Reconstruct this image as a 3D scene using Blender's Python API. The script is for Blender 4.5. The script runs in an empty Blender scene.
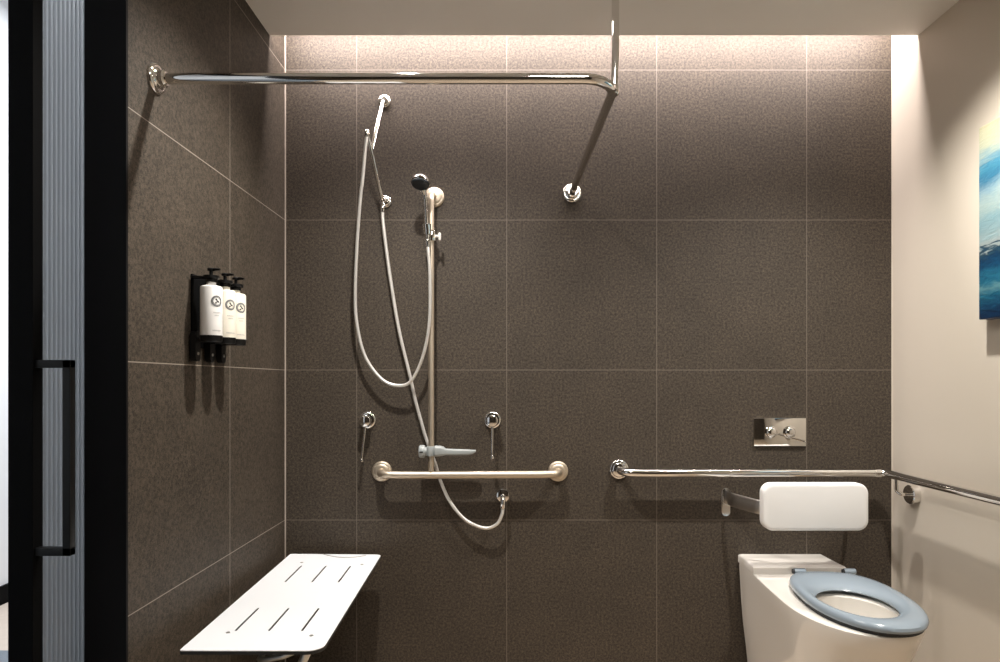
import bpy, bmesh, math, random
from mathutils import Vector, Matrix
random.seed(4)
S = bpy.context.scene
COL = S.collection
PI = math.pi

# ------------------------------------------------------------------ layout
D, CZ, F, VX, VY = 2.6, 1.152, 650.0, 510.0, 382.0   # camera distance to back wall, eye height, focal (px), vanishing point
XL, XR, ZC = -0.900, 1.528, 2.45                     # left wall, right wall, dropped ceiling
def at(px, py, y):                                   # point on the plane Y=y
    d = D + y
    return Vector(((px - VX) * d / F, y, CZ - (py - VY) * d / F))

# ------------------------------------------------------------------ materials
def srgb(r, g, b):
    f = lambda c: (c/255/12.92) if c/255 <= .04045 else ((c/255+.055)/1.055)**2.4
    return (f(r), f(g), f(b), 1)
def mat(name, col, rough=.5, metal=0, spec=.5, coat=0, noise=0, nscale=40, bump=0):
    m = bpy.data.materials.new(name); m.use_nodes = True
    nt = m.node_tree; b = nt.nodes['Principled BSDF']
    b.inputs['Base Color'].default_value = col
    b.inputs['Roughness'].default_value = rough
    b.inputs['Metallic'].default_value = metal
    b.inputs['Specular IOR Level'].default_value = spec
    b.inputs['Coat Weight'].default_value = coat
    tc = nt.nodes.new('ShaderNodeTexCoord')
    n = nt.nodes.new('ShaderNodeTexNoise'); n.inputs['Scale'].default_value = nscale; n.inputs['Detail'].default_value = 4
    nt.links.new(tc.outputs['Object'], n.inputs['Vector'])
    if noise:
        mx = nt.nodes.new('ShaderNodeMix'); mx.data_type = 'RGBA'
        mx.inputs['A'].default_value = tuple(c*(1-noise) for c in col[:3]) + (1,)
        mx.inputs['B'].default_value = tuple(min(1, c*(1+noise)) for c in col[:3]) + (1,)
        nt.links.new(n.outputs['Fac'], mx.inputs['Factor'])
        nt.links.new(mx.outputs['Result'], b.inputs['Base Color'])
    if bump:
        bp = nt.nodes.new('ShaderNodeBump'); bp.inputs['Strength'].default_value = bump; bp.inputs['Distance'].default_value = .001
        nt.links.new(n.outputs['Fac'], bp.inputs['Height']); nt.links.new(bp.outputs['Normal'], b.inputs['Normal'])
    return m

def tile_mat(name, axis, off, zoff=0.0, gcol=(.17, .145, .12, 1), gw=.0011, k=1.0):
    m = bpy.data.materials.new(name); m.use_nodes = True
    nt = m.node_tree; b = nt.nodes['Principled BSDF']; L = nt.links
    tc = nt.nodes.new('ShaderNodeTexCoord'); sep = nt.nodes.new('ShaderNodeSeparateXYZ')
    L.new(tc.outputs['Object'], sep.inputs[0])
    def math_(op, a, v=None):
        n = nt.nodes.new('ShaderNodeMath'); n.operation = op
        if hasattr(a, 'links'): L.new(a, n.inputs[0])
        else: n.inputs[0].default_value = a
        if v is not None:
            if hasattr(v, 'links'): L.new(v, n.inputs[1])
            else: n.inputs[1].default_value = v
        return n.outputs[0]
    u = math_('PINGPONG', math_('SUBTRACT', sep.outputs[axis], off), .3)
    if axis == 'Y' or axis == 'X':
        v = math_('PINGPONG', math_('SUBTRACT', sep.outputs['Y' if zoff is None else 'Z'], zoff or 0), .3)
    dmin = math_('MINIMUM', u, v)
    grout = math_('LESS_THAN', dmin, gw)
    n1 = nt.nodes.new('ShaderNodeTexNoise'); n1.inputs['Scale'].default_value = 115; n1.inputs['Detail'].default_value = 3; n1.inputs['Roughness'].default_value = .75
    n2 = nt.nodes.new('ShaderNodeTexNoise'); n2.inputs['Scale'].default_value = 6; n2.inputs['Detail'].default_value = 3
    n3 = nt.nodes.new('ShaderNodeTexNoise'); n3.inputs['Scale'].default_value = 330; n3.inputs['Detail'].default_value = 1
    for n in (n1, n2, n3): L.new(tc.outputs['Object'], n.inputs['Vector'])
    s = math_('ADD', math_('MULTIPLY', n1.outputs['Fac'], .65), math_('MULTIPLY', n3.outputs['Fac'], .35))
    cr = nt.nodes.new('ShaderNodeValToRGB'); e = cr.color_ramp.elements
    e[0].position = .38; e[0].color = (.0195*k, .0154*k, .0110*k, 1)
    e[1].position = .63; e[1].color = (.101*k, .0805*k, .0605*k, 1)
    L.new(s, cr.inputs['Fac'])
    mm = nt.nodes.new('ShaderNodeMix'); mm.data_type = 'RGBA'; mm.blend_type = 'MULTIPLY'; mm.inputs['Factor'].default_value = 1
    cr2 = nt.nodes.new('ShaderNodeValToRGB'); e = cr2.color_ramp.elements
    e[0].position = .3; e[0].color = (.88, .88, .88, 1); e[1].position = .7; e[1].color = (1.06, 1.05, 1.04, 1)
    L.new(n2.outputs['Fac'], cr2.inputs['Fac']); L.new(cr.outputs['Color'], mm.inputs['A']); L.new(cr2.outputs['Color'], mm.inputs['B'])
    mg = nt.nodes.new('ShaderNodeMix'); mg.data_type = 'RGBA'; mg.inputs['B'].default_value = gcol
    L.new(mm.outputs['Result'], mg.inputs['A']); L.new(grout, mg.inputs['Factor'])
    L.new(mg.outputs['Result'], b.inputs['Base Color'])
    b.inputs['Roughness'].default_value = .62; b.inputs['Specular IOR Level'].default_value = .3
    bp = nt.nodes.new('ShaderNodeBump'); bp.inputs['Strength'].default_value = .25; bp.inputs['Distance'].default_value = .0015
    h = math_('SUBTRACT', s, grout)
    L.new(h, bp.inputs['Height']); L.new(bp.outputs['Normal'], b.inputs['Normal'])
    return m

M = {}
M['tile_back'] = tile_mat('tile_back', 'X', -.613)
M['tile_left'] = tile_mat('tile_left', 'Y', -.511, gcol=(.30, .26, .22, 1), gw=.0013)
M['tile_floor'] = tile_mat('tile_floor', 'X', -.613, None, k=8)  # floor lies out of view, its tile paled to bounce light upward
M['cream'] = mat('cream_paint', (.61, .55, .465, 1), .55, noise=.03, nscale=3)
M['ceil'] = mat('ceiling_paint', (.84, .81, .765, 1), .7, noise=.02, nscale=4)
M['white_wall'] = mat('white_paint', (.75, .77, .79, 1), .7, noise=.02, nscale=3)
M['carpet'] = mat('beige_boards', (.42, .36, .31, 1), .8, noise=.1, nscale=30)
M['greyfloor'] = mat('grey_carpet', (.12, .14, .16, 1), .9, noise=.2, nscale=80)
M['black'] = mat('black_powdercoat', (.003, .003, .0032, 1), .6, spec=.05, noise=.1, nscale=200, bump=.05)
M['black_matt'] = mat('black_lining', (.004, .004, .0045, 1), .6, spec=.15, noise=.1, nscale=60)
M['blackplastic'] = mat('black_plastic', (.005, .005, .005, 1), .4, spec=.25, noise=.1, nscale=60)
M['chrome'] = mat('chrome', (.80, .78, .75, 1), .06, 1, noise=.02, nscale=20)
M['hose'] = mat('metal_hose', (.80, .78, .74, 1), .36, .6, noise=.05, nscale=300)
M['satin'] = mat('satin_stainless', (.62, .54, .43, 1), .48, 1, noise=.04, nscale=120)
M['steel'] = mat('brushed_steel', (.55, .53, .5, 1), .3, 1, noise=.05, nscale=90)
M['ceramic'] = mat('white_ceramic', (.80, .765, .71, 1), .08, coat=.4, noise=.01, nscale=5)
M['seatblue'] = mat('blue_grey_plastic', (.27, .325, .375, 1), .18, noise=.02, nscale=8)
M['rubber'] = mat('dark_rubber', (.02, .022, .025, 1), .6, noise=.1, nscale=50)
M['pad'] = mat('white_pad', (.86, .855, .84, 1), .45, noise=.01, nscale=10)
M['laminate'] = mat('white_laminate', (.86, .875, .90, 1), .35, noise=.01, nscale=10)
M['core'] = mat('black_core', (.012, .012, .012, 1), .5, noise=.1, nscale=40)
M['greyplastic'] = mat('grey_plastic', (.31, .335, .335, 1), .4, noise=.02, nscale=30)
M['darkface'] = mat('dark_spray_face', (.02, .025, .03, 1), .3, noise=.2, nscale=300)
M['bottle_white'] = mat('bottle_white', (.78, .77, .75, 1), .35, noise=.01, nscale=20)
M['bottle_cream'] = mat('bottle_cream', (.78, .74, .64, 1), .35, noise=.01, nscale=20)
M['ink'] = mat('label_ink', (.05, .055, .06, 1), .6, noise=.1, nscale=400)
M['ink_pale'] = mat('label_ink_pale', (.40, .41, .41, 1), .6, noise=.1, nscale=400)
M['grout'] = mat('grout_bead', (.42, .36, .31, 1), .7, noise=.05, nscale=60)
M['knob'] = mat('pale_plastic', (.7, .68, .64, 1), .3, noise=.02, nscale=30)

def glass_mat():
    m = bpy.data.materials.new('reeded_glass'); m.use_nodes = True
    nt = m.node_tree; L = nt.links; nt.nodes.remove(nt.nodes['Principled BSDF'])
    out = nt.nodes['Material Output']
    tr = nt.nodes.new('ShaderNodeBsdfTranslucent'); tr.inputs['Color'].default_value = (.50, .51, .52, 1)
    gl = nt.nodes.new('ShaderNodeBsdfGlossy'); gl.inputs['Roughness'].default_value = .15; gl.inputs['Color'].default_value = (.8, .83, .86, 1)
    rf = nt.nodes.new('ShaderNodeBsdfRefraction'); rf.inputs['Roughness'].default_value = .35; rf.inputs['Color'].default_value = (.50, .51, .52, 1)
    m1 = nt.nodes.new('ShaderNodeMixShader'); m1.inputs[0].default_value = .35
    m2 = nt.nodes.new('ShaderNodeMixShader')
    fr = nt.nodes.new('ShaderNodeFresnel'); fr.inputs['IOR'].default_value = 1.4
    L.new(tr.outputs[0], m1.inputs[1]); L.new(rf.outputs[0], m1.inputs[2])
    L.new(m1.outputs[0], m2.inputs[1]); L.new(gl.outputs[0], m2.inputs[2]); L.new(fr.outputs[0], m2.inputs[0])
    L.new(m2.outputs[0], out.inputs[0])
    return m
M['glass'] = glass_mat()

def painting_mat():
    m = bpy.data.materials.new('seascape_paint'); m.use_nodes = True
    nt = m.node_tree; b = nt.nodes['Principled BSDF']; L = nt.links
    tc = nt.nodes.new('ShaderNodeTexCoord'); sep = nt.nodes.new('ShaderNodeSeparateXYZ')
    L.new(tc.outputs['Object'], sep.inputs[0])
    mp = nt.nodes.new('ShaderNodeMapping'); mp.inputs['Scale'].default_value = (1, 1.1, 4.0)
    L.new(tc.outputs['Object'], mp.inputs['Vector'])
    n = nt.nodes.new('ShaderNodeTexNoise'); n.inputs['Scale'].default_value = 4.5; n.inputs['Detail'].default_value = 8; n.inputs['Roughness'].default_value = .62; n.inputs['Distortion'].default_value = .8
    L.new(mp.outputs[0], n.inputs['Vector'])
    n2 = nt.nodes.new('ShaderNodeTexNoise'); n2.inputs['Scale'].default_value = 16; n2.inputs['Detail'].default_value = 6; n2.inputs['Distortion'].default_value = 1.2
    L.new(mp.outputs[0], n2.inputs['Vector'])
    def mt(op, a, v):
        k = nt.nodes.new('ShaderNodeMath'); k.operation = op
        for i, q in enumerate((a, v)):
            if hasattr(q, 'links'): L.new(q, k.inputs[i])
            else: k.inputs[i].default_value = q
        return k.outputs[0]
    z = mt('DIVIDE', sep.outputs['Z'], .608)                        # 0 bottom .. 1 top
    ysl = mt('MULTIPLY', sep.outputs['Y'], -.55)
    w = mt('ADD', mt('ADD', z, mt('MULTIPLY', mt('SUBTRACT', n.outputs['Fac'], .5), .16)), mt('MULTIPLY', ysl, -.35))
    w = mt('ADD', w, mt('MULTIPLY', mt('SUBTRACT', n2.outputs['Fac'], .5), .10))
    cr = nt.nodes.new('ShaderNodeValToRGB'); el = cr.color_ramp.elements
    stops = [(0, (5, 62, 110)), (.05, (20, 95, 140)), (.10, (40, 135, 170)), (.15, (120, 185, 200)), (.19, (45, 140, 175)),
             (.25, (15, 90, 135)), (.31, (12, 70, 110)), (.345, (50, 90, 110)), (.36, (190, 205, 205)), (.42, (170, 200, 205)), (.50, (150, 190, 200)),
             (.58, (185, 208, 205)), (.66, (150, 185, 200)), (.72, (60, 130, 165)), (.78, (75, 150, 180)), (.82, (150, 180, 185)), (.87, (195, 200, 175)), (1, (205, 200, 165))]
    dim = lambda c: tuple(v*.64 for v in srgb(*c)[:3])+(1,)
    el[0].position, el[0].color = stops[0][0], dim(stops[0][1]); el[1].position, el[1].color = 1, dim(stops[-1][1])
    for p, c in stops[1:-1]:
        k = el.new(p); k.color = dim(c)
    L.new(w, cr.inputs['Fac']); L.new(cr.outputs['Color'], b.inputs['Base Color'])
    b.inputs['Roughness'].default_value = .45
    bp = nt.nodes.new('ShaderNodeBump'); bp.inputs['Strength'].default_value = .4; bp.inputs['Distance'].default_value = .004
    L.new(n2.outputs['Fac'], bp.inputs['Height']); L.new(bp.outputs['Normal'], b.inputs['Normal'])
    return m
M['painting'] = painting_mat()

# ------------------------------------------------------------------ mesh helpers
def link(name, bm, m, parent=None, smooth=True, mats=None):
    me = bpy.data.meshes.new(name)
    bmesh.ops.recalc_face_normals(bm, faces=bm.faces)
    bm.to_mesh(me); bm.free()
    for k in (mats or [m]): me.materials.append(k)
    if smooth:
        me.polygons.foreach_set('use_smooth', [True]*len(me.polygons))
        me.set_sharp_from_angle(angle=math.radians(38))
    o = bpy.data.objects.new(name, me); COL.objects.link(o)
    if parent is not None:
        o.parent = parent
        o.matrix_parent_inverse = Matrix.Translation(-Vector(parent.location)) if parent.location.length else Matrix.Identity(4)
    return o
# parts are modelled in world coordinates; shift them into the thing's own frame on linking
def part(name, bm, m, parent, **k):
    loc = parent['_org'] if '_org' in parent else (0, 0, 0)
    org = Vector(loc)
    bmesh.ops.translate(bm, verts=bm.verts, vec=-org)
    me_o = link(name, bm, m, None, **k); me_o.parent = parent
    return me_o
def sub(name, bm, m, parent, **k):
    p = parent
    while '_org' not in p: p = p.parent
    bmesh.ops.translate(bm, verts=bm.verts, vec=-Vector(p['_org']))
    o = link(name, bm, m, None, **k); o.parent = parent
    return o
THINGS = []
def thing(name, label, cat, loc=(0, 0, 0), group=None):
    o = bpy.data.objects.new(name, None); COL.objects.link(o); o.location = loc; o.empty_display_size = .05
    o['_org'] = tuple(loc); o['label'] = label; o['category'] = cat
    if group: o['group'] = group
    THINGS.append(o)
    return o
def single(name, bm, m, label, cat, org, group=None, **k):
    bmesh.ops.translate(bm, verts=bm.verts, vec=-Vector(org))
    o = link(name, bm, m, None, **k); o.location = org; o['label'] = label; o['category'] = cat
    if group: o['group'] = group
    return o
def struct(name, bm, m, **k):
    o = link(name, bm, m, None, smooth=False, **k); o['kind'] = 'structure'
    return o
def box(bm, x0, x1, y0, y1, z0, z1, bev=0, seg=2):
    t = bmesh.new()
    bmesh.ops.create_cube(t, size=1)
    bmesh.ops.scale(t, vec=(abs(x1-x0), abs(y1-y0), abs(z1-z0)), verts=t.verts)
    if bev: bmesh.ops.bevel(t, geom=t.edges[:], offset=bev, segments=seg, affect='EDGES', profile=.5)
    bmesh.ops.translate(t, vec=((x0+x1)/2, (y0+y1)/2, (z0+z1)/2), verts=t.verts)
    return merge(bm, t)
def merge(bm, t, mi=None):
    me = bpy.data.meshes.new('tmp'); 
    if mi is not None:
        for f in t.faces: f.material_index = mi
    t.to_mesh(me); t.free(); bm.from_mesh(me); bpy.data.meshes.remove(me)
    return bm
def B(): return bmesh.new()
def catmull(pts, n=8):
    P = [Vector(p) for p in pts]; out = []
    for i in range(len(P)-1):
        p0 = P[i-1] if i else P[0]*2-P[1]; p1, p2 = P[i], P[i+1]; p3 = P[i+2] if i+2 < len(P) else P[-1]*2-P[-2]
        for k in range(n):
            t = k/n
            out.append(.5*((2*p1)+(p2-p0)*t+(2*p0-5*p1+4*p2-p3)*t*t+(3*p1-p0-3*p2+p3)*t**3))
    out.append(P[-1]); return out
def fillet(pts, r, n=8):
    P = [Vector(p) for p in pts]; out = [P[0]]
    for i in range(1, len(P)-1):
        a, b, c = P[i-1], P[i], P[i+1]
        u, v = (a-b).normalized(), (c-b).normalized()
        ang = u.angle(v); t = r/math.tan(ang/2); t = min(t, (a-b).length*.95, (c-b).length*.95); rr = t*math.tan(ang/2)
        cen = b+(u+v).normalized()*(rr/math.sin(ang/2))
        s, e = b+u*t-cen, b+v*t-cen
        pp = e-s*(s.dot(e)/s.length_squared); th = s.angle(e)
        pp = pp.normalized()*s.length
        for k in range(n+1): out.append(cen+s*math.cos(th*k/n)+pp*math.sin(th*k/n))
    out.append(P[-1]); return out
def tube(bm, pts, r, n=16, caps=True):
    P = [Vector(p) for p in pts]
    R = r if isinstance(r, (list, tuple)) else [r]*len(P)
    rings = []; up = None
    for i, p in enumerate(P):
        t = (P[min(i+1, len(P)-1)]-P[max(i-1, 0)]).normalized()
        if up is None:
            up = Vector((0, 0, 1)) if abs(t.z) < .9 else Vector((1, 0, 0))
        up = (up-t*up.dot(t)).normalized(); s = t.cross(up)
        rings.append([bm.verts.new(p+R[i]*(math.cos(2*PI*k/n)*up+math.sin(2*PI*k/n)*s)) for k in range(n)])
    for a, b in zip(rings, rings[1:]):
        for k in range(n): bm.faces.new((a[k], a[(k+1) % n], b[(k+1) % n], b[k]))
    if caps:
        bm.faces.new(rings[0][::-1]); bm.faces.new(rings[-1])
    return bm
def lathe(bm, prof, base, axis, n=32):
    """prof: list of (radius, height along axis)"""
    axis = Vector(axis).normalized(); base = Vector(base)
    u = axis.orthogonal().normalized(); v = axis.cross(u)
    rings = []
    for r, h in prof:
        if r < 1e-6: rings.append([bm.verts.new(base+axis*h)])
        else: rings.append([bm.verts.new(base+axis*h+r*(math.cos(2*PI*k/n)*u+math.sin(2*PI*k/n)*v)) for k in range(n)])
    for a, b in zip(rings, rings[1:]):
        if len(a) == 1 and len(b) == 1: continue
        for k in range(n):
            if len(a) == 1: bm.faces.new((a[0], b[k], b[(k+1) % n]))
            elif len(b) == 1: bm.faces.new((a[k], a[(k+1) % n], b[0]))
            else: bm.faces.new((a[k], a[(k+1) % n], b[(k+1) % n], b[k]))
    for g in (rings[0], rings[-1]):
        if len(g) > 1: bm.faces.new(g)
    return bm
def loft(bm, rings, cap0=True, cap1=True):
    V = [[bm.verts.new(p) for p in r] for r in rings]; n = len(V[0])
    for a, b in zip(V, V[1:]):
        for k in range(n): bm.faces.new((a[k], a[(k+1) % n], b[(k+1) % n], b[k]))
    if cap0: bm.faces.new(V[0][::-1])
    if cap1: bm.faces.new(V[-1])
    return bm
def rrect(w, h, r, n=8):
    o = []
    for cx, cy, a0 in ((w/2-r, h/2-r, 0), (-w/2+r, h/2-r, PI/2), (-w/2+r, -h/2+r, PI), (w/2-r, -h/2+r, 1.5*PI)):
        for k in range(n+1):
            a = a0+PI/2*k/n; o.append((cx+r*math.cos(a), cy+r*math.sin(a)))
    return o
FL = lambda R: [(0, 0), (R, 0), (R*1.01, .003), (R*.985, .0065), (R*.92, .0092), (R*.80, .0105), (R*.74, .0102), (R*.70, .0115), (R*.60, .0135), (R*.5, .0145), (0, .0145)]   # wall flange profile

# ------------------------------------------------------------------ the setting
WB = 2.9
b = box(B(), XL-.1, XR+.1, 0, .1, 0, WB); struct('wall_back', b, M['tile_back'])
b = B(); box(b, XL-.1, XL, -1.07, 1.8, 0, 3.2); box(b, XL-.1, XL, -3.3, -2.15, 0, 3.2); box(b, XL-.1, XL, -2.15, -1.07, 2.38, 3.2)
bmesh.ops.translate(b, verts=b.verts, vec=(0, 0, 0)); struct('wall_left', b, M['tile_left'])
b = box(B(), XR, XR+.1, -3.3, 0, 0, WB); struct('wall_right', b, M['cream'])
b = box(B(), XL-.1, XR+.1, -3.4, -3.3, 0, WB); struct('wall_front', b, M['tile_back'])
b = box(B(), XL-.1, XR+.1, -3.3, 0, -.1, 0); struct('floor', b, M['tile_floor'])
b = box(B(), XL, XR, -3.3, -.166, ZC, ZC+.03)
struct('ceiling', b, M['ceil'])
b = box(B(), XL, XR+.1, -3.3, .1, WB, WB+.1); struct('ceiling_slab', b, M['ceil'])
# bead in the tiled corner, thin cream strip along the right-hand corner
b = box(B(), XL, XL+.004, -.004, 0, 0, WB-.001); struct('trim_1', b, M['grout'])
b = box(B(), XR-.0025, XR, -.0025, 0, 0, WB-.001); struct('trim_3', b, M['cream'])
# black lining of the doorway
b = B(); box(b, XL-.097, XL+.001, -1.078, -1.0701, 0, 2.37); box(b, XL-.101, XL+.001, -2.1499, -2.142, 0, 2.37); box(b, XL-.101, XL+.001, -2.142, -1.078, 2.37, 2.3799)
struct('trim_2', b, M['black_matt'])
# room beyond the doorway
BX = -2.64
b = box(B(), BX-.1, BX, -3.3, 1.8, 0, 3.2); struct('wall_bedroom_left', b, M['white_wall'])
b = box(B(), BX-.1, XL-.1, 1.8, 1.9, 0, 3.2); struct('wall_bedroom_back', b, M['white_wall'])
b = box(B(), BX-.1, XL-.1, -3.4, -3.3, 0, 3.2); struct('wall_bedroom_front', b, M['white_wall'])
b = box(B(), BX-.1, XL-.1, .19, 1.8, -.1, 0); struct('floor_bedroom', b, M['carpet'])
b = box(B(), BX-.1, XL-.1, -3.3, .19, -.1, 0); struct('floor_hallway', b, M['greyfloor'])
b = box(B(), BX-.1, XL-.1, -3.4, 1.9, 3.2, 3.3); struct('ceiling_bedroom', b, M['white_wall'])
b = box(B(), BX, BX+.015, -3.3, 1.8, 0, .095); struct('baseboard_left', b, M['black'])

# sliding door hung outside the doorway
door = bpy.data.objects.new('door_1', None); COL.objects.link(door); door['kind'] = 'structure'
DX0, DX1 = -1.063, -1.010
DY0, DY1 = -1.224, -.15
door.location = (-1.036, DY0, 0); door['_org'] = tuple(door.location)
b = B()
box(b, DX0, DX1, DY0, DY0+.03, .012, 2.36, .001); box(b, DX0, DX1, DY1-.03, DY1, .012, 2.36, .001)
box(b, DX0, DX1, DY0+.03, DY1-.03, .012, .06); box(b, DX0, DX1, DY0+.03, DY1-.03, 2.31, 2.36)
part('door_frame', b, M['black'], door, smooth=False)
# reeded pane
b = B(); pitch = .0145; n = int((DY1-DY0-.06)/pitch); seg = 6; xs = []
for i in range(n*seg+1):
    t = i/seg; y = DY0+.03+(DY1-DY0-.06)*i/(n*seg)
    xs.append((y, -1.030+.0035*abs(math.sin(PI*t))))
lo, hi = .06, 2.31
front = [(b.verts.new((x, y, lo)), b.verts.new((x, y, hi))) for y, x in xs]
back = [(b.verts.new((-1.036, y, lo)), b.verts.new((-1.036, y, hi))) for y, x in xs]
for k in range(len(xs)-1):
    b.faces.new((front[k][0], front[k+1][0], front[k+1][1], front[k][1]))
    b.faces.new((back[k][1], back[k+1][1], back[k+1][0], back[k][0]))
    b.faces.new((front[k][1], front[k+1][1], back[k+1][1], back[k][1])); b.faces.new((front[k+1][0], front[k][0], back[k][0], back[k+1][0]))
for k in (0, len(xs)-1): b.faces.new((front[k][0], front[k][1], back[k][1], back[k][0]))
part('reeded_pane', b, M['glass'], door)
hy, hz0, hz1, hx = -1.211, .782, 1.199, -.934
b = B(); q = .0085
box(b, DX1, hx, hy-q, hy+q, hz1-2*q, hz1, .001); box(b, DX1, hx, hy-q, hy+q, hz0, hz0+2*q, .001); box(b, hx-2*q, hx, hy-q, hy+q, hz0, hz1, .001)
part('door_handle', b, M['blackplastic'], door)

# ------------------------------------------------------------------ shower curtain rail
ZR, YR = 1.921, -.952
t = thing('shower_curtain_rail', 'polished chrome L-shaped curtain rail high over the shower, from side wall to back wall', 'curtain rail', (XL, YR, ZR))
pA, pC, pB = Vector((XL+.006, YR, ZR)), Vector((.273, YR, ZR)), Vector((.248, -.006, ZR-.014))
b = tube(B(), fillet([pA, pC, pB], .085, 14), .0133, 20); part('rail_tube', b, M['chrome'], t)
b = lathe(B(), [(r*1.0, h) for r, h in FL(.038)], (XL, YR, ZR), (1, 0, 0)); lathe(b, [(0, .012), (.021, .012), (.021, .026), (.017, .03), (0, .03)], (XL, YR, ZR), (1, 0, 0)); part('wall_flange', b, M['chrome'], t)
b = lathe(B(), FL(.038), (.248, 0, ZR-.014), (0, -1, 0)); lathe(b, [(0, .012), (.021, .012), (.021, .026), (.017, .03), (0, .03)], (.248, 0, ZR-.014), (0, -1, 0)); part('wall_flange', b, M['chrome'], t)
PX, PY = .279, -.880
b = tube(B(), [(PX-.004, PY, ZR-.004), (PX, PY, ZR+.1), (PX, PY, ZC-.006)], .0102, 16); part('ceiling_post', b, M['chrome'], t)
b = lathe(B(), FL(.03), (PX, PY, ZC), (0, 0, -1)); part('ceiling_flange', b, M['chrome'], t)
b = lathe(B(), [(0, -.012), (.014, -.012), (.0155, -.008), (.0155, .008), (.012, .014), (0, .014)], (PX-.006, PY, ZR+.002), (0, 0, 1), 24); part('post_collar', b, M['chrome'], t)

# ------------------------------------------------------------------ satin T-shaped grab rail of the shower
GY = -.066
vx = (431.3-VX)*(D+GY)/F; gz = .789; vtop = 1.890
t = thing('shower_grab_rail', 'satin stainless inverted T grab rail with tall vertical slide bar in the shower', 'grab rail', (vx, 0, gz))
gx0, gx1 = -.512, .192
b = tube(B(), fillet([(gx0, -.008, gz+.006), (gx0, GY, gz+.002), (gx0+.09, GY, gz), (gx1-.09, GY, gz+.002), (gx1, GY, gz+.004), (gx1, -.008, gz+.006)], .04, 10), .0148, 20); part('horizontal_bar', b, M['satin'], t)
b = tube(B(), fillet([(vx, GY, gz+.005), (vx, GY, vtop-.004), (vx+.004, -.008, vtop)], .035, 10), .0112, 20); part('vertical_bar', b, M['satin'], t)
for fx, fz in ((gx0, gz+.006), (gx1, gz+.006), (vx+.004, vtop)):
    b = lathe(B(), FL(.0405), (fx, 0, fz), (0, -1, 0)); part('wall_flange', b, M['satin'], t)

# slider holding the hand shower
sp = at(433, 236, GY)
t = thing('hand_shower_holder', 'chrome sliding clamp with pale knob near the top of the vertical bar', 'shower holder', sp)
b = lathe(B(), [(.0114, -.02), (.0185, -.02), (.0195, -.014), (.0195, .014), (.0185, .02), (.0114, .02)], (vx, GY, sp.z), (0, 0, 1), 24); part('clamp', b, M['chrome'], t)
hp = at(427, 229, -.105)
b = lathe(B(), [(.010, -.02), (.015, -.02), (.017, .018), (.012, .02)], hp, (-.05, -.12, 1), 20)
tube(b, [(vx-.012, GY-.012, sp.z+.004), (hp.x, hp.y+.008, hp.z)], .008, 12); part('cradle', b, M['chrome'], t)
kp = at(436, 237, GY-.0)
b = tube(B(), [(vx+.018, GY-.006, sp.z-.003), (vx+.030, GY-.006, sp.z-.003)], .006, 12)
box(b, vx+.029, vx+.038, GY-.016, GY+.006, sp.z-.020, sp.z+.010, .003); part('clamp_knob', b, M['knob'], t)

# hand shower
h0, h1 = at(427.5, 240, -.104), at(425, 199, -.120)
hd = at(420.5, 182.5, -.150)
t = thing('hand_shower', 'small chrome hand shower with round black spray face at top of slide bar', 'hand shower', hp)
hpts = catmull([h0, h0.lerp(h1, .5), h1, at(423.2, 190, -.132)], 6)
b = tube(B(), hpts, [.0075+.0035*(i/len(hpts)) for i in range(len(hpts))], 16); part('handle', b, M['chrome'], t)
ax = Vector((-.06, -.34, -.94)).normalized()
b = lathe(B(), [(0, -.030), (.016, -.027), (.030, -.016), (.036, -.004), (.037, .004), (.0345, .008), (0, .008)], hd-ax*.004, ax, 36); part('head_shell', b, M['chrome'], t)
b = lathe(B(), [(0, .0082), (.034, .0082), (.0345, .012), (.031, .0165), (.012, .018), (0, .018)], hd-ax*.004, ax, 36); part('spray_face', b, M['darkface'], t)
b = lathe(B(), [(0, -.026), (.0095, -.026), (.0105, -.004), (.009, .004), (0, .004)], h0, (h1-h0), 16); part('hose_nut', b, M['chrome'], t)

# grey lever slider low on the bar
gp = at(431, 451, GY)
t = thing('lever_slider', 'grey plastic slider with long horizontal lever low on the vertical bar', 'slider', gp)
b = lathe(B(), [(.0114, -.019), (.018, -.019), (.0205, -.012), (.0205, .012), (.018, .019), (.0114, .019)], (vx, GY, gp.z), (0, 0, 1), 28)
rings = []
for x, hw, hh, zo in ((.016, .021, .021, 0), (.034, .021, .020, .001), (.048, .018, .017, .0), (.056, .014, .0125, -.003), (.10, .0135, .0115, -.004), (.14, .0125, .0105, -.004), (.162, .010, .008, -.003), (.174, .005, .004, .001)):
    rings.append([(vx+x, GY-.004+p[0], gp.z+zo+p[1]) for p in rrect(2*hw, 2*hh, min(hw, hh)*.6, 5)])
loft(b, rings); part('lever', b, M['greyplastic'], t)
b = tube(B(), [(vx-.016, GY-.004, gp.z-.001), (vx-.026, GY-.004, gp.z-.001)], .017, 20)
lathe(b, [(0, 0), (.023, 0), (.0245, .004), (.0245, .018), (.022, .022), (0, .022)], (vx-.024, GY-.004, gp.z-.001), (-1, 0, 0), 28); part('tightening_knob', b, M['greyplastic'], t)
b = box(B(), vx-.0425, vx-.0285, GY-.0305, GY-.0270, gp.z-.004, gp.z+.001, .001); part('indicator_slot', b, M['core'], t)

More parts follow.
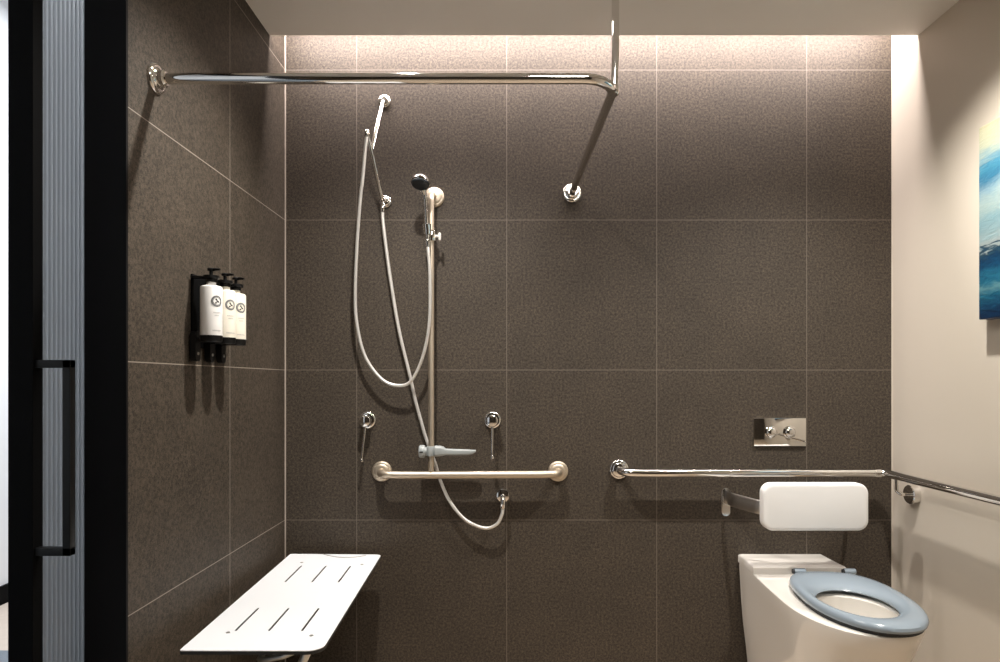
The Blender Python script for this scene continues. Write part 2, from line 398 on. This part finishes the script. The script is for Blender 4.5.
# hose bracket: two wall flanges, a brace and a pivoting pipe
lf, uf = at(385.5, 202, 0), at(384.5, 101.5, 0)
t = thing('hose_bracket', 'chrome triangular hose bracket with two wall flanges beside the vertical bar', 'hose bracket', lf)
b = lathe(B(), FL(.025), lf, (0, -1, 0)); part('wall_flange', b, M['chrome'], t)
b = lathe(B(), FL(.026), uf, (0, -1, 0)); part('wall_flange', b, M['chrome'], t)
tip, low = at(367, 133, -.150), at(382.2, 199, -.045)
b = tube(B(), fillet([(lf.x, -.010, lf.z), (low.x, -.045, low.z-.002), tip], .012, 8), .0076, 14); part('outlet_pipe', b, M['chrome'], t)
br = low.lerp(tip, .77)
u1 = at(383, 101, -.042)
b = tube(B(), fillet([(uf.x, -.010, uf.z), u1, br+Vector((.004, .004, 0))], .016, 8), .0085, 14); part('brace', b, M['chrome'], t)
b = lathe(B(), [(0, -.012), (.009, -.012), (.0105, -.006), (.0105, .007), (.007, .012), (0, .012)], tip, (0, 0, 1), 18); part('pipe_end', b, M['chrome'], t)
inl = at(382.5, 206, -.045)
b = lathe(B(), [(0, -.024), (.008, -.024), (.0095, -.018), (.0095, .010), (.0075, .016), (0, .016)], inl, (0, 0, 1), 18); part('inlet_union', b, M['chrome'], t)

# hoses
def path(L):
    return catmull([at(*p) for p in L], 8)
h2 = [(366.6, 137, -.150), (365.2, 150, -.148), (362.6, 180, -.135), (360.6, 196, -.125), (357.3, 240, -.098), (355.3, 290, -.074), (356.8, 323, -.064), (365, 356, -.056), (381.5, 379, -.054),
      (398, 385.5, -.056), (411.5, 380.5, -.062), (423, 356, -.076), (429.3, 323, -.090), (430.0, 280, -.099), (428.6, 255, -.104), (427.8, 246, -.104)]
b = tube(B(), path(h2), .0063, 14); single('shower_hose', b, M['hose'], 'chrome flexible hose hanging in a wide U from bracket to hand shower', 'shower hose', at(*h2[0]))
h1_ = [(382.4, 211, -.045), (383.4, 226, -.043), (390, 276, -.035), (399, 330, -.03), (410, 376, -.028), (415.3, 400, -.026), (421, 421, -.024), (426, 438, -.022), (435, 463, -.022), (440.5, 481, -.026), (450, 501.5, -.032),
       (465, 519.5, -.037), (484, 528, -.042), (496.5, 524.5, -.045), (501.8, 515, -.046), (502.8, 508, -.046)]
b = tube(B(), path(h1_), .0066, 14); single('shower_hose', b, M['hose'], 'chrome flexible hose running behind the slide bar down to the low wall outlet', 'shower hose', at(*h1_[-1]))

# wall outlet elbow
op = at(503, 495.5, 0)
t = thing('wall_outlet', 'small round chrome water outlet on the tiles below the T rail', 'water outlet', op)
b = lathe(B(), [(0, 0), (.028, 0), (.028, .004), (.025, .009), (.014, .012), (0, .012)], op, (0, -1, 0)); part('wall_plate', b, M['chrome'], t)
cn = at(502.9, 503, -.046)
b = tube(B(), fillet([(op.x, -.010, op.z), (op.x, -.046, op.z-.002), cn], .012, 8), .010, 16); part('elbow', b, M['chrome'], t)
b = lathe(B(), [(0, -.022), (.0085, -.022), (.0105, -.017), (.0105, .012), (.0085, .016), (0, .016)], cn, (0, 0, 1), 20); part('hose_nut', b, M['chrome'], t)

# mixer taps
def mixer(px, py, lx, ly, label):
    p = at(px, py, 0)
    t = thing('mixer_tap', label, 'tap', p, 'pin lever mixer taps')
    b = lathe(B(), [(0, 0), (.035, 0), (.0352, .003), (.0335, .0065), (.030, .0095), (.0265, .0110), (.0245, .0105), (0, .0105)], p, (0, -1, 0), 40); part('wall_plate', b, M['chrome'], t)
    b = lathe(B(), [(0, .0107), (.0225, .0107), (.0215, .034), (.0225, .0345), (.0235, .0525), (.0225, .0555), (.0205, .0570), (0, .0572)], p, (0, -1, 0), 36); part('mixer_body', b, M['chrome'], t)
    e = at(lx, ly, -.050); s = Vector((p.x, -.044, p.z-.0245))
    b = tube(B(), [s, e], .0055, 12); lathe(b, [(0, -.009), (.006, -.007), (.0088, 0), (.0075, .007), (0, .010)], e, (e-s), 14); part('pin_lever', b, M['chrome'], t)
mixer(367.5, 420, 361.5, 460, 'chrome mixer tap left of the slide bar, its thin lever hanging slightly sideways')
mixer(492.5, 420, 492, 457, 'chrome mixer tap right of the slide bar, its thin lever hanging straight down')

# ------------------------------------------------------------------ soap bottles on the left wall
by = [-.770, -.681, -.606]; bx = -.841; bz = 1.2785
t = thing('soap_bottle_rack', 'black wall rack holding three pump bottles on the side wall', 'bottle rack', (XL, by[1], bz))
b = box(B(), XL, XL+.005, -.769, -.592, 1.250, 1.457, .001); part('back_plate', b, M['black'], t)
for y in by:
    b = B(); pr = rrect(.030, .085, .0145, 6)
    loft(b, [[(XL+x, y+p[0], 1.2525+p[1]) for p in pr] for x in (.0055, .022)]); tb = part('mounting_tab', b, M['blackplastic'], t)
    b = lathe(B(), [(0, 0), (.0045, 0), (.004, .002), (0, .0025)], (XL+.022, y, 1.232), (1, 0, 0), 14); sub('screw', b, M['steel'], tb)
for y in by:
    b = lathe(B(), [(0, -.014), (.026, -.014), (.0285, -.012), (.0300, .004), (.0296, .004), (.0294, -.0008), (0, -.0008)], (bx, y, bz), (0, 0, 1), 36)
    box(b, XL+.005, bx-.022, y-.012, y+.012, bz-.014, bz-.004, .001); part('bottle_cup', b, M['blackplastic'], t)
    b = lathe(B(), [(.0195, -.004), (.0215, -.004), (.0215, .004), (.0195, .004)], (bx, y, 1.447), (0, 0, 1), 24)
    box(b, XL+.005, bx-.019, y-.010, y+.010, 1.444, 1.450, .001); part('neck_clamp', b, M['blackplastic'], t)
def on_cyl(c, r, ang, z0):
    """map (s, z) label coordinates to a point on the bottle's skin"""
    return lambda s, z: (c[0]+r*math.cos(ang+s/r), c[1]+r*math.sin(ang+s/r), z0+z)
def make_bottle(y, label, matname):
    c = (bx, y)
    t = thing('pump_bottle', label, 'soap bottle', (bx, y, bz), 'pump bottles on the wall rack')
    r = .0292
    b = lathe(B(), [(0, 0), (r-.003, 0), (r, .003), (r, .138), (r-.0015, .1415), (r-.005, .1435), (.014, .1445), (.0125, .146), (.0125, .154), (0, .154)], (bx, y, bz), (0, 0, 1), 40); part('bottle_body', b, M[matname], t)
    b = lathe(B(), [(0, .1545), (.0155, .1545), (.0155, .169), (.012, .171), (.005, .1715), (.0045, .186), (.010, .1865), (.0105, .192), (.009, .194), (0, .194)], (bx, y, bz), (0, 0, 1), 24)
    a = math.radians(-20)
    tube(b, [(bx, y, bz+.190), (bx+.018*math.cos(a), y+.018*math.sin(a), bz+.190), (bx+.030*math.cos(a), y+.030*math.sin(a), bz+.1885)], [.0045, .0042, .0032], 12); part('pump', b, M['blackplastic'], t)
    f = on_cyl(c, r+.0003, math.radians(-36), bz)
    b = B()
    def poly_ring(s0, z0, ro, ri, n=28, a0=0, a1=2*PI):
        o, i = [], []
        for k in range(n+1):
            q = a0+(a1-a0)*k/n
            o.append(b.verts.new(f(s0+ro*math.cos(q), z0+ro*math.sin(q)))); i.append(b.verts.new(f(s0+ri*math.cos(q), z0+ri*math.sin(q))))
        for k in range(n): b.faces.new((o[k], o[k+1], i[k+1], i[k]))
    def blob(s0, z0, ra, rb, n=12, tilt=0):
        vs = []
        for k in range(n):
            q = 2*PI*k/n; x, z = ra*math.cos(q), rb*math.sin(q)
            vs.append(b.verts.new(f(s0+x*math.cos(tilt)-z*math.sin(tilt), z0+x*math.sin(tilt)+z*math.cos(tilt))))
        b.faces.new(vs)
    zc = .099
    bb_ = b; b = B(); poly_ring(0, zc, .0158, .0108, 28); part('emblem_ring', b, M['ink_pale'], t, smooth=False); b = bb_
    f = on_cyl(c, r+.0006, math.radians(-36), bz)
    for k in range(30):                                   # lettering around the emblem, too small to read
        q = 2*PI*k/30; poly_ring(0, zc, .0155, .0125, 2, q, q+.12)
    poly_ring(0, zc, .0112, .0102, 28)
    blob(-.002, zc+.005, .0028, .0022); blob(.003, zc-.001, .0042, .0024, 12, -.5); blob(-.003, zc-.005, .0032, .0020, 12, .4); blob(.0005, zc+.001, .0018, .0035, 12, .5)
    part('emblem', b, M['ink'], t, smooth=False)
    for z, w in ((.066, .010), (.058, .0065), (.016, .012)):
        b = B(); k = -w
        while k < w:
            ln = random.uniform(.0012, .0024)
            vs = [b.verts.new(f(s, zz)) for s, zz in ((k, z), (k+ln, z), (k+ln, z+.0022), (k, z+.0022))]; b.faces.new(vs); k += ln+.0008
        part('small_print', b, M['ink_pale'], t, smooth=False)
make_bottle(by[0], 'white pump bottle nearest the doorway on the black rack', 'bottle_white')
make_bottle(by[1], 'cream pump bottle in the middle of the black rack', 'bottle_cream')
make_bottle(by[2], 'cream pump bottle nearest the back wall on the black rack', 'bottle_cream')

# ------------------------------------------------------------------ fold-down shower seat
SZ = .480; SL, SW = .912, .352
SC = Vector((-.664, -.518, SZ)); SA = math.radians(1.9)
t = thing('shower_bench', 'white slotted fold-down shower bench with black edge fixed low on the side wall', 'shower bench', (SC.x, SC.y, 0))
Rz = Matrix.Rotation(SA, 3, 'Z') @ Matrix.Rotation(math.radians(.9), 3, 'Y')
def sw(x, y, z=0):                                       # seat coordinates (x across, y along) to the world
    return SC+Rz @ Vector((x, y, z))
def seat_slab(z0, z1, bev):
    """panel outline with slots cut through"""
    bm = B()
    outer = []
    for (cx, cy, a0, r) in ((SW/2, SL/2, 0, .022), (-SW/2, SL/2, PI/2, .006), (-SW/2, -SL/2, PI, .006), (SW/2, -SL/2, 1.5*PI, .040)):
        sx = 1 if cx > 0 else -1; sy = 1 if cy > 0 else -1
        for k in range(9):
            a = a0+PI/2*k/8; outer.append((cx-sx*r+r*math.cos(a), cy-sy*r+r*math.sin(a)))
    loops = [outer]
    for (x, y0, y1) in SLOTS:
        w = .0032
        loops.append([(x+w*math.cos(a), y1+w*math.sin(a)) for a in [PI*k/5 for k in range(6)]]+[(x-w*math.cos(a), y0-w*math.sin(a)) for a in [PI*k/5 for k in range(6)]])
    es = []; tops = []
    for L in loops:
        vs = [bm.verts.new((x, y, z1)) for x, y in L]; tops.append(vs)
        es += [bm.edges.new((vs[i], vs[(i+1) % len(vs)])) for i in range(len(vs))]
    bmesh.ops.triangle_fill(bm, edges=es, use_beauty=True)
    fs = bm.faces[:]
    # drop faces that filled the slots
    kill = []
    for f in fs:
        c = f.calc_center_median()
        for (x, y0, y1) in SLOTS:
            if abs(c.x-x) < .0032 and y0-.003 < c.y < y1+.003 and all(abs(v.co.x-x) < .0034 and y0-.004 < v.co.y < y1+.004 for v in f.verts): kill.append(f); break
    bmesh.ops.delete(bm, geom=kill, context='FACES_ONLY')
    r = bmesh.ops.extrude_face_region(bm, geom=bm.faces[:])
    vs = [g for g in r['geom'] if isinstance(g, bmesh.types.BMVert)]
    bmesh.ops.translate(bm, verts=vs, vec=(0, 0, z0-z1))
    for v in bm.verts: v.co = sw(*v.co)
    return bm
def inv(px, py):
    d = (CZ-SZ)*F/(py-VY); w = Vector(((px-VX)*d/F, d-D, SZ))-SC; q = Rz.inverted() @ w
    return q.x, q.y
SLOTS = []
for a, c in (((302, 565.6), (287, 581)), ((326.4, 565.6), (312.6, 581.7)), ((350, 566.3), (338.4, 582.4)), ((259.7, 607.5), (235.5, 629.6)), ((288.9, 608.2), (267.7, 630.5)), ((318, 608.9), (300, 631.2))):
    (x0, y0), (x1, y1) = inv(*a), inv(*c)
    SLOTS.append(((x0+x1)/2, min(y0, y1), max(y0, y1)))
xs_ = [sum(SLOTS[i][0]+SLOTS[i+3][0] for _ in (0,))/2 for i in range(3)]
far = (sum(s[1] for s in SLOTS[:3])/3, sum(s[2] for s in SLOTS[:3])/3); near = (sum(s[1] for s in SLOTS[3:])/3, sum(s[2] for s in SLOTS[3:])/3)
SLOTS = [(xs_[i], *far) for i in range(3)]+[(xs_[i], *near) for i in range(3)]
part('seat_panel', seat_slab(-.0020, 0, 0), M['laminate'], t, smooth=False)
part('seat_core', seat_slab(-.0105, -.00205, 0), M['core'], t, smooth=False)
for px, py in ((301.8, 563), (362, 564), (228, 633.3), (311.4, 635)):
    x, y = inv(px, py)
    b = lathe(B(), [(0, .0001), (.0055, .0001), (.0055, .0012), (.0042, .0016), (.002, .0009), (0, .0009)], sw(x, y), Rz @ Vector((0, 0, 1)), 18); part('screw_head', b, M['steel'], t)
arc = [sw(*inv(*q), .0003) for q in ((323, 554.4), (330, 556.0), (338, 557.2), (345.5, 557.5), (353, 557.2), (360, 556.2), (366, 555.0))]
b = tube(B(), catmull(arc, 5), .0016, 8); part('finger_groove', b, M['steel'], t)
# under-frame, wall hinge and folding legs
for y in (-.36, .30):
    b = tube(B(), [sw(-SW/2+.02, y, -.026), sw(SW/2-.03, y, -.026)], .0125, 14); part('cross_bar', b, M['steel'], t)
p = sw(SW/2-.045, -.40, -.012); q = sw(SW/2-.20, -.34, 0); q.z = 0
b = tube(B(), fillet([p, Vector((p.x-.05, p.y+.01, .36)), q], .05, 6), .0115, 14); lg = part('leg', b, M['steel'], t)
b = lathe(B(), [(0, 0), (.016, 0), (.016, .02), (.0125, .024), (0, .024)], q, (0, 0, 1), 18); sub('rubber_foot', b, M['rubber'], lg)
b = tube(B(), fillet([sw(.105, -.385, -.024), sw(.06, -.385, -.044), sw(-.01, -.365, -.064), sw(-.06, -.10, -.10)], .03, 6), .008, 10); part('folding_strut', b, M['steel'], t)
b = B(); box(b, XL, XL+.012, SC.y-.06, SC.y+.38, SZ-.10, SZ-.05, .002); part('wall_hinge_rail', b, M['steel'], t)
for y in (0, .30):
    q = sw(-SW/2+.03, y, -.026)
    b = tube(B(), [(XL+.010, q.y, SZ-.07), q], .010, 12); part('hinge_arm', b, M['steel'], t)

# ------------------------------------------------------------------ toilet
TX = 1.079
t = thing('toilet', 'white back-to-wall toilet with a blue-grey open seat', 'toilet', (TX, 0, 0))
N = 72
def plan(L, w, wb, yc=-.50, back=0.0):
    """D-shaped plan: round front at y=-L, straight back; counter-clockwise by angle from the bowl centre"""
    o = []
    for k in range(N):
        a = 2*PI*k/N; c, s = math.cos(a), math.sin(a)
        if s <= 1e-9: e = 2/2.15; x = w*math.copysign(abs(c)**e, c); y = yc+(L+yc)*math.copysign(abs(s)**e, s)
        else:
            u = k/(N/2)*3; H = back-yc; r = .012
            if u < 1: x, y = w, yc+(H-r)*u
            elif u > 2: x, y = -w, yc+(H-r)*(3-u)
            else: x, y = w*(1-2*(u-1)), back
            if 1 <= u <= 2 and abs(x) > w-r: y = back-(abs(x)-(w-r))**2/r
        tt = max(0, min(1, (y+.50)/.50)); x *= 1+(wb/w-1)*(tt*tt*(3-2*tt))
        o.append((x, y))
    return o
def opening(cy, a, bb): return [(a*math.cos(2*PI*k/N), cy+bb*math.sin(2*PI*k/N)) for k in range(N)]
RIM = .436
lev = [(0.0, .56, .130, .130), (.02, .565, .133, .132), (.10, .60, .141, .140), (.20, .65, .154, .152), (.30, .705, .168, .160), (.38, .752, .180, .164), (.421, .775, .186, .1665)]
rings = [[(TX+x, y-.0008, z) for x, y in plan(L, w, wb)] for z, L, w, wb in lev]
rings.append([(TX+x*.993, y*.996-.0012, RIM-.003) for x, y in plan(.777, .187, .167)])
rings.append([(TX+x*.975, y*.985-.003, RIM) for x, y in plan(.777, .187, .167)])
for cy, a, bb, z in ((-.565, .128, .160, RIM), (-.565, .120, .150, RIM-.005), (-.565, .118, .148, RIM-.04), (-.56, .112, .14, RIM-.06), (-.55, .095, .12, RIM-.14), (-.53, .07, .09, RIM-.20), (-.51, .045, .06, RIM-.235), (-.50, .02, .03, RIM-.245)):
    rings.append([(TX+x, y, z) for x, y in opening(cy, a, bb)])
b = loft(B(), rings); part('pan', b, M['ceramic'], t)
# raised ledge at the back of the pan
prof = plan(.777, .187, .167)
def ledge(front, z, ins):
    o = []
    for x, y in prof:
        y2 = max(y, front)
        o.append((TX+x*(1-ins), min(y2-.0008, -.0008-ins*.05), z))
    return o
def wid(y):
    tt = max(0, min(1, (y+.50)/.50)); return .187*(1+(.167/.187-1)*(tt*tt*(3-2*tt)))
def ledge_ring(front, z, ins=0, n=10):
    o = []
    for k in range(n+1): y = -.0008+(front+.0008)*k/n; o.append((TX-(wid(y)-ins), y-(ins if k == 0 else 0)+(ins if k == n else 0), z))
    for k in range(n+1): y = front+(-.0008-front)*k/n; o.append((TX+(wid(y)-ins), y+(ins if k == 0 else 0)-(ins if k == n else 0), z))
    return o
def crown(r, h):                                           # gently arched top
    return [(x, y, z+h*(1-((x-TX)/.17)**2)) for x, y, z in r]
b = loft(B(), [ledge_ring(-.182, RIM-.003), ledge_ring(-.180, .459), crown(ledge_ring(-.178, .4635, .003), .006), crown(ledge_ring(-.172, .4655, .010), .008)]); part('rear_ledge', b, M['ceramic'], t)
# the seat ring
def egg(cy, a, bb, nb=2.5):
    o = []
    for k in range(N):
        q = 2*PI*k/N; c, s = math.cos(q), math.sin(q); e = 2/(2.1 if s < 0 else nb)
        o.append((a*math.copysign(abs(c)**e, c), cy+bb*math.copysign(abs(s)**e, s)))
    return o
oo = egg(-.512, .165, .280, 2.7); ii = [(x-.018, y) for x, y in opening(-.558, .110, .142)]
SY = math.radians(-4.5)                                     # the seat sits slightly skewed on its hinges
def skew(x, y): return (TX+.007+x*math.cos(SY)-(y+.80)*math.sin(SY), -.80+x*math.sin(SY)+(y+.80)*math.cos(SY))
def mix(f, z): return [(*skew(p[0]*(1-f)+q[0]*f, p[1]*(1-f)+q[1]*f), z) for p, q in zip(oo, ii)]
zs = .4465
b = loft(B(), [mix(.14, zs), mix(.03, zs+.002), mix(0, zs+.009), mix(.03, zs+.017), mix(.14, zs+.0235), mix(.35, zs+.0265), mix(.6, zs+.026), mix(.82, zs+.021), mix(.96, zs+.013), mix(1.0, zs+.006), mix(.97, zs+.001), mix(.85, zs)], False, False)
bm_f = b.verts[:]; n_r = N
vs = b.verts[:]; b.verts.ensure_lookup_table()
first, last = b.verts[:N], b.verts[-N:]
for k in range(N): b.faces.new((last[k], last[(k+1) % N], first[(k+1) % N], first[k]))
st = part('toilet_seat', b, M['seatblue'], t)
b = loft(B(), [mix(.12, zs+.004), mix(.115, RIM+.004), mix(.12, RIM+.0006), mix(.30, RIM+.0006), mix(.30, zs-.0002)], False, False); sub('dark_gap_ring', b, M['rubber'], st)  # dark ring added to darken the gap between seat and pan
hz = .4590
for hx_ in (1.036, 1.232):
    hx_ = {1.036: 1.060, 1.232: 1.242}[hx_]
    b = B(); lathe(b, [(0, -.020), (.0105, -.020), (.0115, -.017), (.0115, .017), (.0105, .020), (0, .020)], (hx_, -.222, hz), (1, 0, 0), 20)
    box(b, hx_-.014, hx_+.014, -.228, -.212, RIM, hz, .002)
    hg = part('hinge', b, M['seatblue'], t)
    b = lathe(B(), [(0, 0), (.0085, 0), (.0085, .006), (0, .006)], (hx_-.0205, -.222, hz), (-1, 0, 0), 16); sub('hinge_cap', b, M['rubber'], hg)

# ------------------------------------------------------------------ flush plate
p0, p1 = at(753, 418, 0), at(805, 446, 0)
t = thing('flush_plate', 'polished chrome flush plate with two round buttons on the tiles above the toilet', 'flush plate', ((p0.x+p1.x)/2, 0, (p0.z+p1.z)/2))
b = box(B(), p0.x, p1.x, -.010, 0, p1.z, p0.z, .002); part('face_plate', b, M['chrome'], t)
for px in (770, 788.5):
    c = at(px, 432, 0)
    b = lathe(B(), [(0, .0101), (.025, .0101), (.025, .013), (.022, .0145), (.0205, .013), (.0205, .019), (.017, .023), (.009, .0255), (0, .026)], (c.x, 0, c.z), (0, -1, 0), 32); part('flush_button', b, M['chrome'], t)

# ------------------------------------------------------------------ backrest
BY = -.27; bw, bh = .378, .170
c = at(816.2, 507.3, BY)
t = thing('back_support', 'white padded backrest on curved steel arms above the toilet', 'backrest', (c.x, 0, c.z))
rings = []
for y, ins in ((.040, .010), (.040, .004), (.036, 0), (.006, 0), (.002, .0015), (0, .004), (-.0015, .012)):
    rings.append([(c.x+p[0], BY+y, c.z+p[1]) for p in rrect(bw-2*ins, bh-2*ins, .037-ins*.6, 8)])
b = loft(B(), rings); part('pad', b, M['pad'], t)
for s in (-1, 1):
    wx = c.x+s*(c.x-.862)
    b = B(); pr = rrect(.034, .112, .0165, 8)
    loft(b, [[(wx+p[0], y, c.z-.030+p[1]) for p in pr] for y in (0, -.006)])
    loft(b, [[(wx+p[0]*.8, y, c.z-.030+p[1]*.93) for p in pr] for y in (-.006, -.010)])
    ar = part('wall_bracket', b, M['chrome'], t)
    # flat curved arm
    pts = fillet([(wx, -.0102, c.z-.010), (wx-s*.006, -.055, c.z-.012), (wx-s*.070, BY+.110, c.z-.020), (wx-s*.17, BY+.047, c.z-.022)], .06, 8)
    b = B(); rr = []
    for i, p in enumerate(pts):
        tn = (pts[min(i+1, len(pts)-1)]-pts[max(i-1, 0)]).normalized(); sd = tn.cross(Vector((0, 0, 1))).normalized(); u = sd.cross(tn)
        rr.append([p+sd*q[0]+u*q[1] for q in rrect(.010, .054, .0045, 3)])
    loft(b, rr); part('arm', b, M['steel'], t)

# ------------------------------------------------------------------ L-shaped grab rail by the toilet
ry, rx, rz = -.068, XR-.066, .797
fx = (619-VX)*D/F
t = thing('toilet_grab_rail', 'polished chrome grab rail turning the corner beside the toilet', 'grab rail', (rx, ry, rz))
b = tube(B(), fillet([(fx, -.008, rz+.006), (fx, ry, rz+.002), (fx+.10, ry, rz), (rx, ry, rz)], .042, 10)[:-1]+[Vector((rx-.03, ry, rz))], .0158, 20); part('back_bar', b, M['chrome'], t)
b = tube(B(), fillet([(rx-.031, ry, rz), (rx, ry, rz), (rx, -1.10, rz), (XR-.008, -1.10, rz)], .03, 10), .0158, 20); part('side_bar', b, M['chrome'], t)
b = lathe(B(), [(.0159, -.012), (.0168, -.012), (.0168, .012), (.0159, .012)], (rx-.031, ry, rz), (1, 0, 0), 24); part('joint_sleeve', b, M['chrome'], t)
b = lathe(B(), FL(.039), (fx, 0, rz+.006), (0, -1, 0)); part('wall_flange', b, M['chrome'], t)
b = lathe(B(), FL(.039), (XR, -1.10, rz), (-1, 0, 0)); part('wall_flange', b, M['chrome'], t)
for y in (-.150, -.685):
    zf = .728
    b = tube(B(), fillet([(rx, y+.008, rz-.012), (rx, y+.008, zf+.012), (rx+.014, y, zf), (XR-.012, y, zf)], .012, 8), .0065, 12); part('stay', b, M['chrome'], t)
    b = lathe(B(), [(0, 0), (.036, 0), (.036, .024), (.033, .027), (.0, .027)], (XR, y, zf), (-1, 0, 0)); part('stay_flange', b, M['chrome'], t)

# ------------------------------------------------------------------ painting
py1, py0, pz0, pz1 = -.539, -1.30, 1.349, 1.957
b = B(); box(b, XR-.042, XR, py0, py1, pz0, pz1, .003)
bmesh.ops.subdivide_edges(b, edges=b.edges[:], cuts=1)
o = single('painting', b, M['painting'], 'unframed canvas of blue and white abstract waves on the cream wall', 'painting', (XR, py1, pz0))

for o in list(bpy.data.objects):
    if '_org' in o: del o['_org']

# ------------------------------------------------------------------ lights
def light(name, kind, loc, power, col=(1, 1, 1), rot=(0, 0, 0), **k):
    l = bpy.data.lights.new(name, kind); l.energy = power; l.color = col
    for a, v in k.items(): setattr(l, a, v)
    o = bpy.data.objects.new(name, l); COL.objects.link(o); o.location = loc; o.rotation_euler = rot
    return o
warm = (1, .95, .885)
light('downlight_shower', 'SPOT', (-.33, -.76, ZC-.01), 150, warm, spot_size=math.radians(128), spot_blend=1, shadow_soft_size=.024)
light('downlight_toilet', 'SPOT', (1.10, -.76, ZC-.01), 160, warm, spot_size=math.radians(118), spot_blend=1, shadow_soft_size=.024)
light('entry_fill', 'SPOT', (.32, -1.9, ZC-.01), 66, warm, spot_size=math.radians(176), spot_blend=.35, shadow_soft_size=.2)  # soft fill spot added out of view to lift the dark walls
# led strip in the slot behind the dropped ceiling
light('cove_strip', 'AREA', ((XL+XR)/2, -.150, ZC+.13), 38, (1, .90, .88), (math.radians(50), 0, 0), shape='RECTANGLE', size=XR-XL-.04, size_y=.06)
# unseen area light added under the bedroom ceiling to stand in for daylight
light('bedroom_daylight_fill', 'AREA', (-1.6, .1, 3.12), 145, (.95, .97, 1), (0, 0, 0), shape='RECTANGLE', size=.9, size_y=2.2)

w = bpy.data.worlds.new('world'); S.world = w; w.use_nodes = True
w.node_tree.nodes['Background'].inputs[0].default_value = (.5, .52, .55, 1); w.node_tree.nodes['Background'].inputs[1].default_value = .1

# ------------------------------------------------------------------ camera and colour
cd = bpy.data.cameras.new('camera'); cam = bpy.data.objects.new('camera', cd); COL.objects.link(cam)
cam.location = (0, -D, CZ); cam.rotation_euler = (PI/2, 0, 0)
cd.sensor_fit = 'HORIZONTAL'; cd.sensor_width = 36; cd.lens = F/1000*36
cd.shift_x = -(VX-500)/1000; cd.shift_y = (VY-331)/1000; cd.clip_start = .01
S.camera = cam
S.view_settings.view_transform = 'Standard'; S.view_settings.look = 'None'; S.view_settings.gamma = 1; S.view_settings.use_curve_mapping = False
S.view_settings.exposure = 0.0
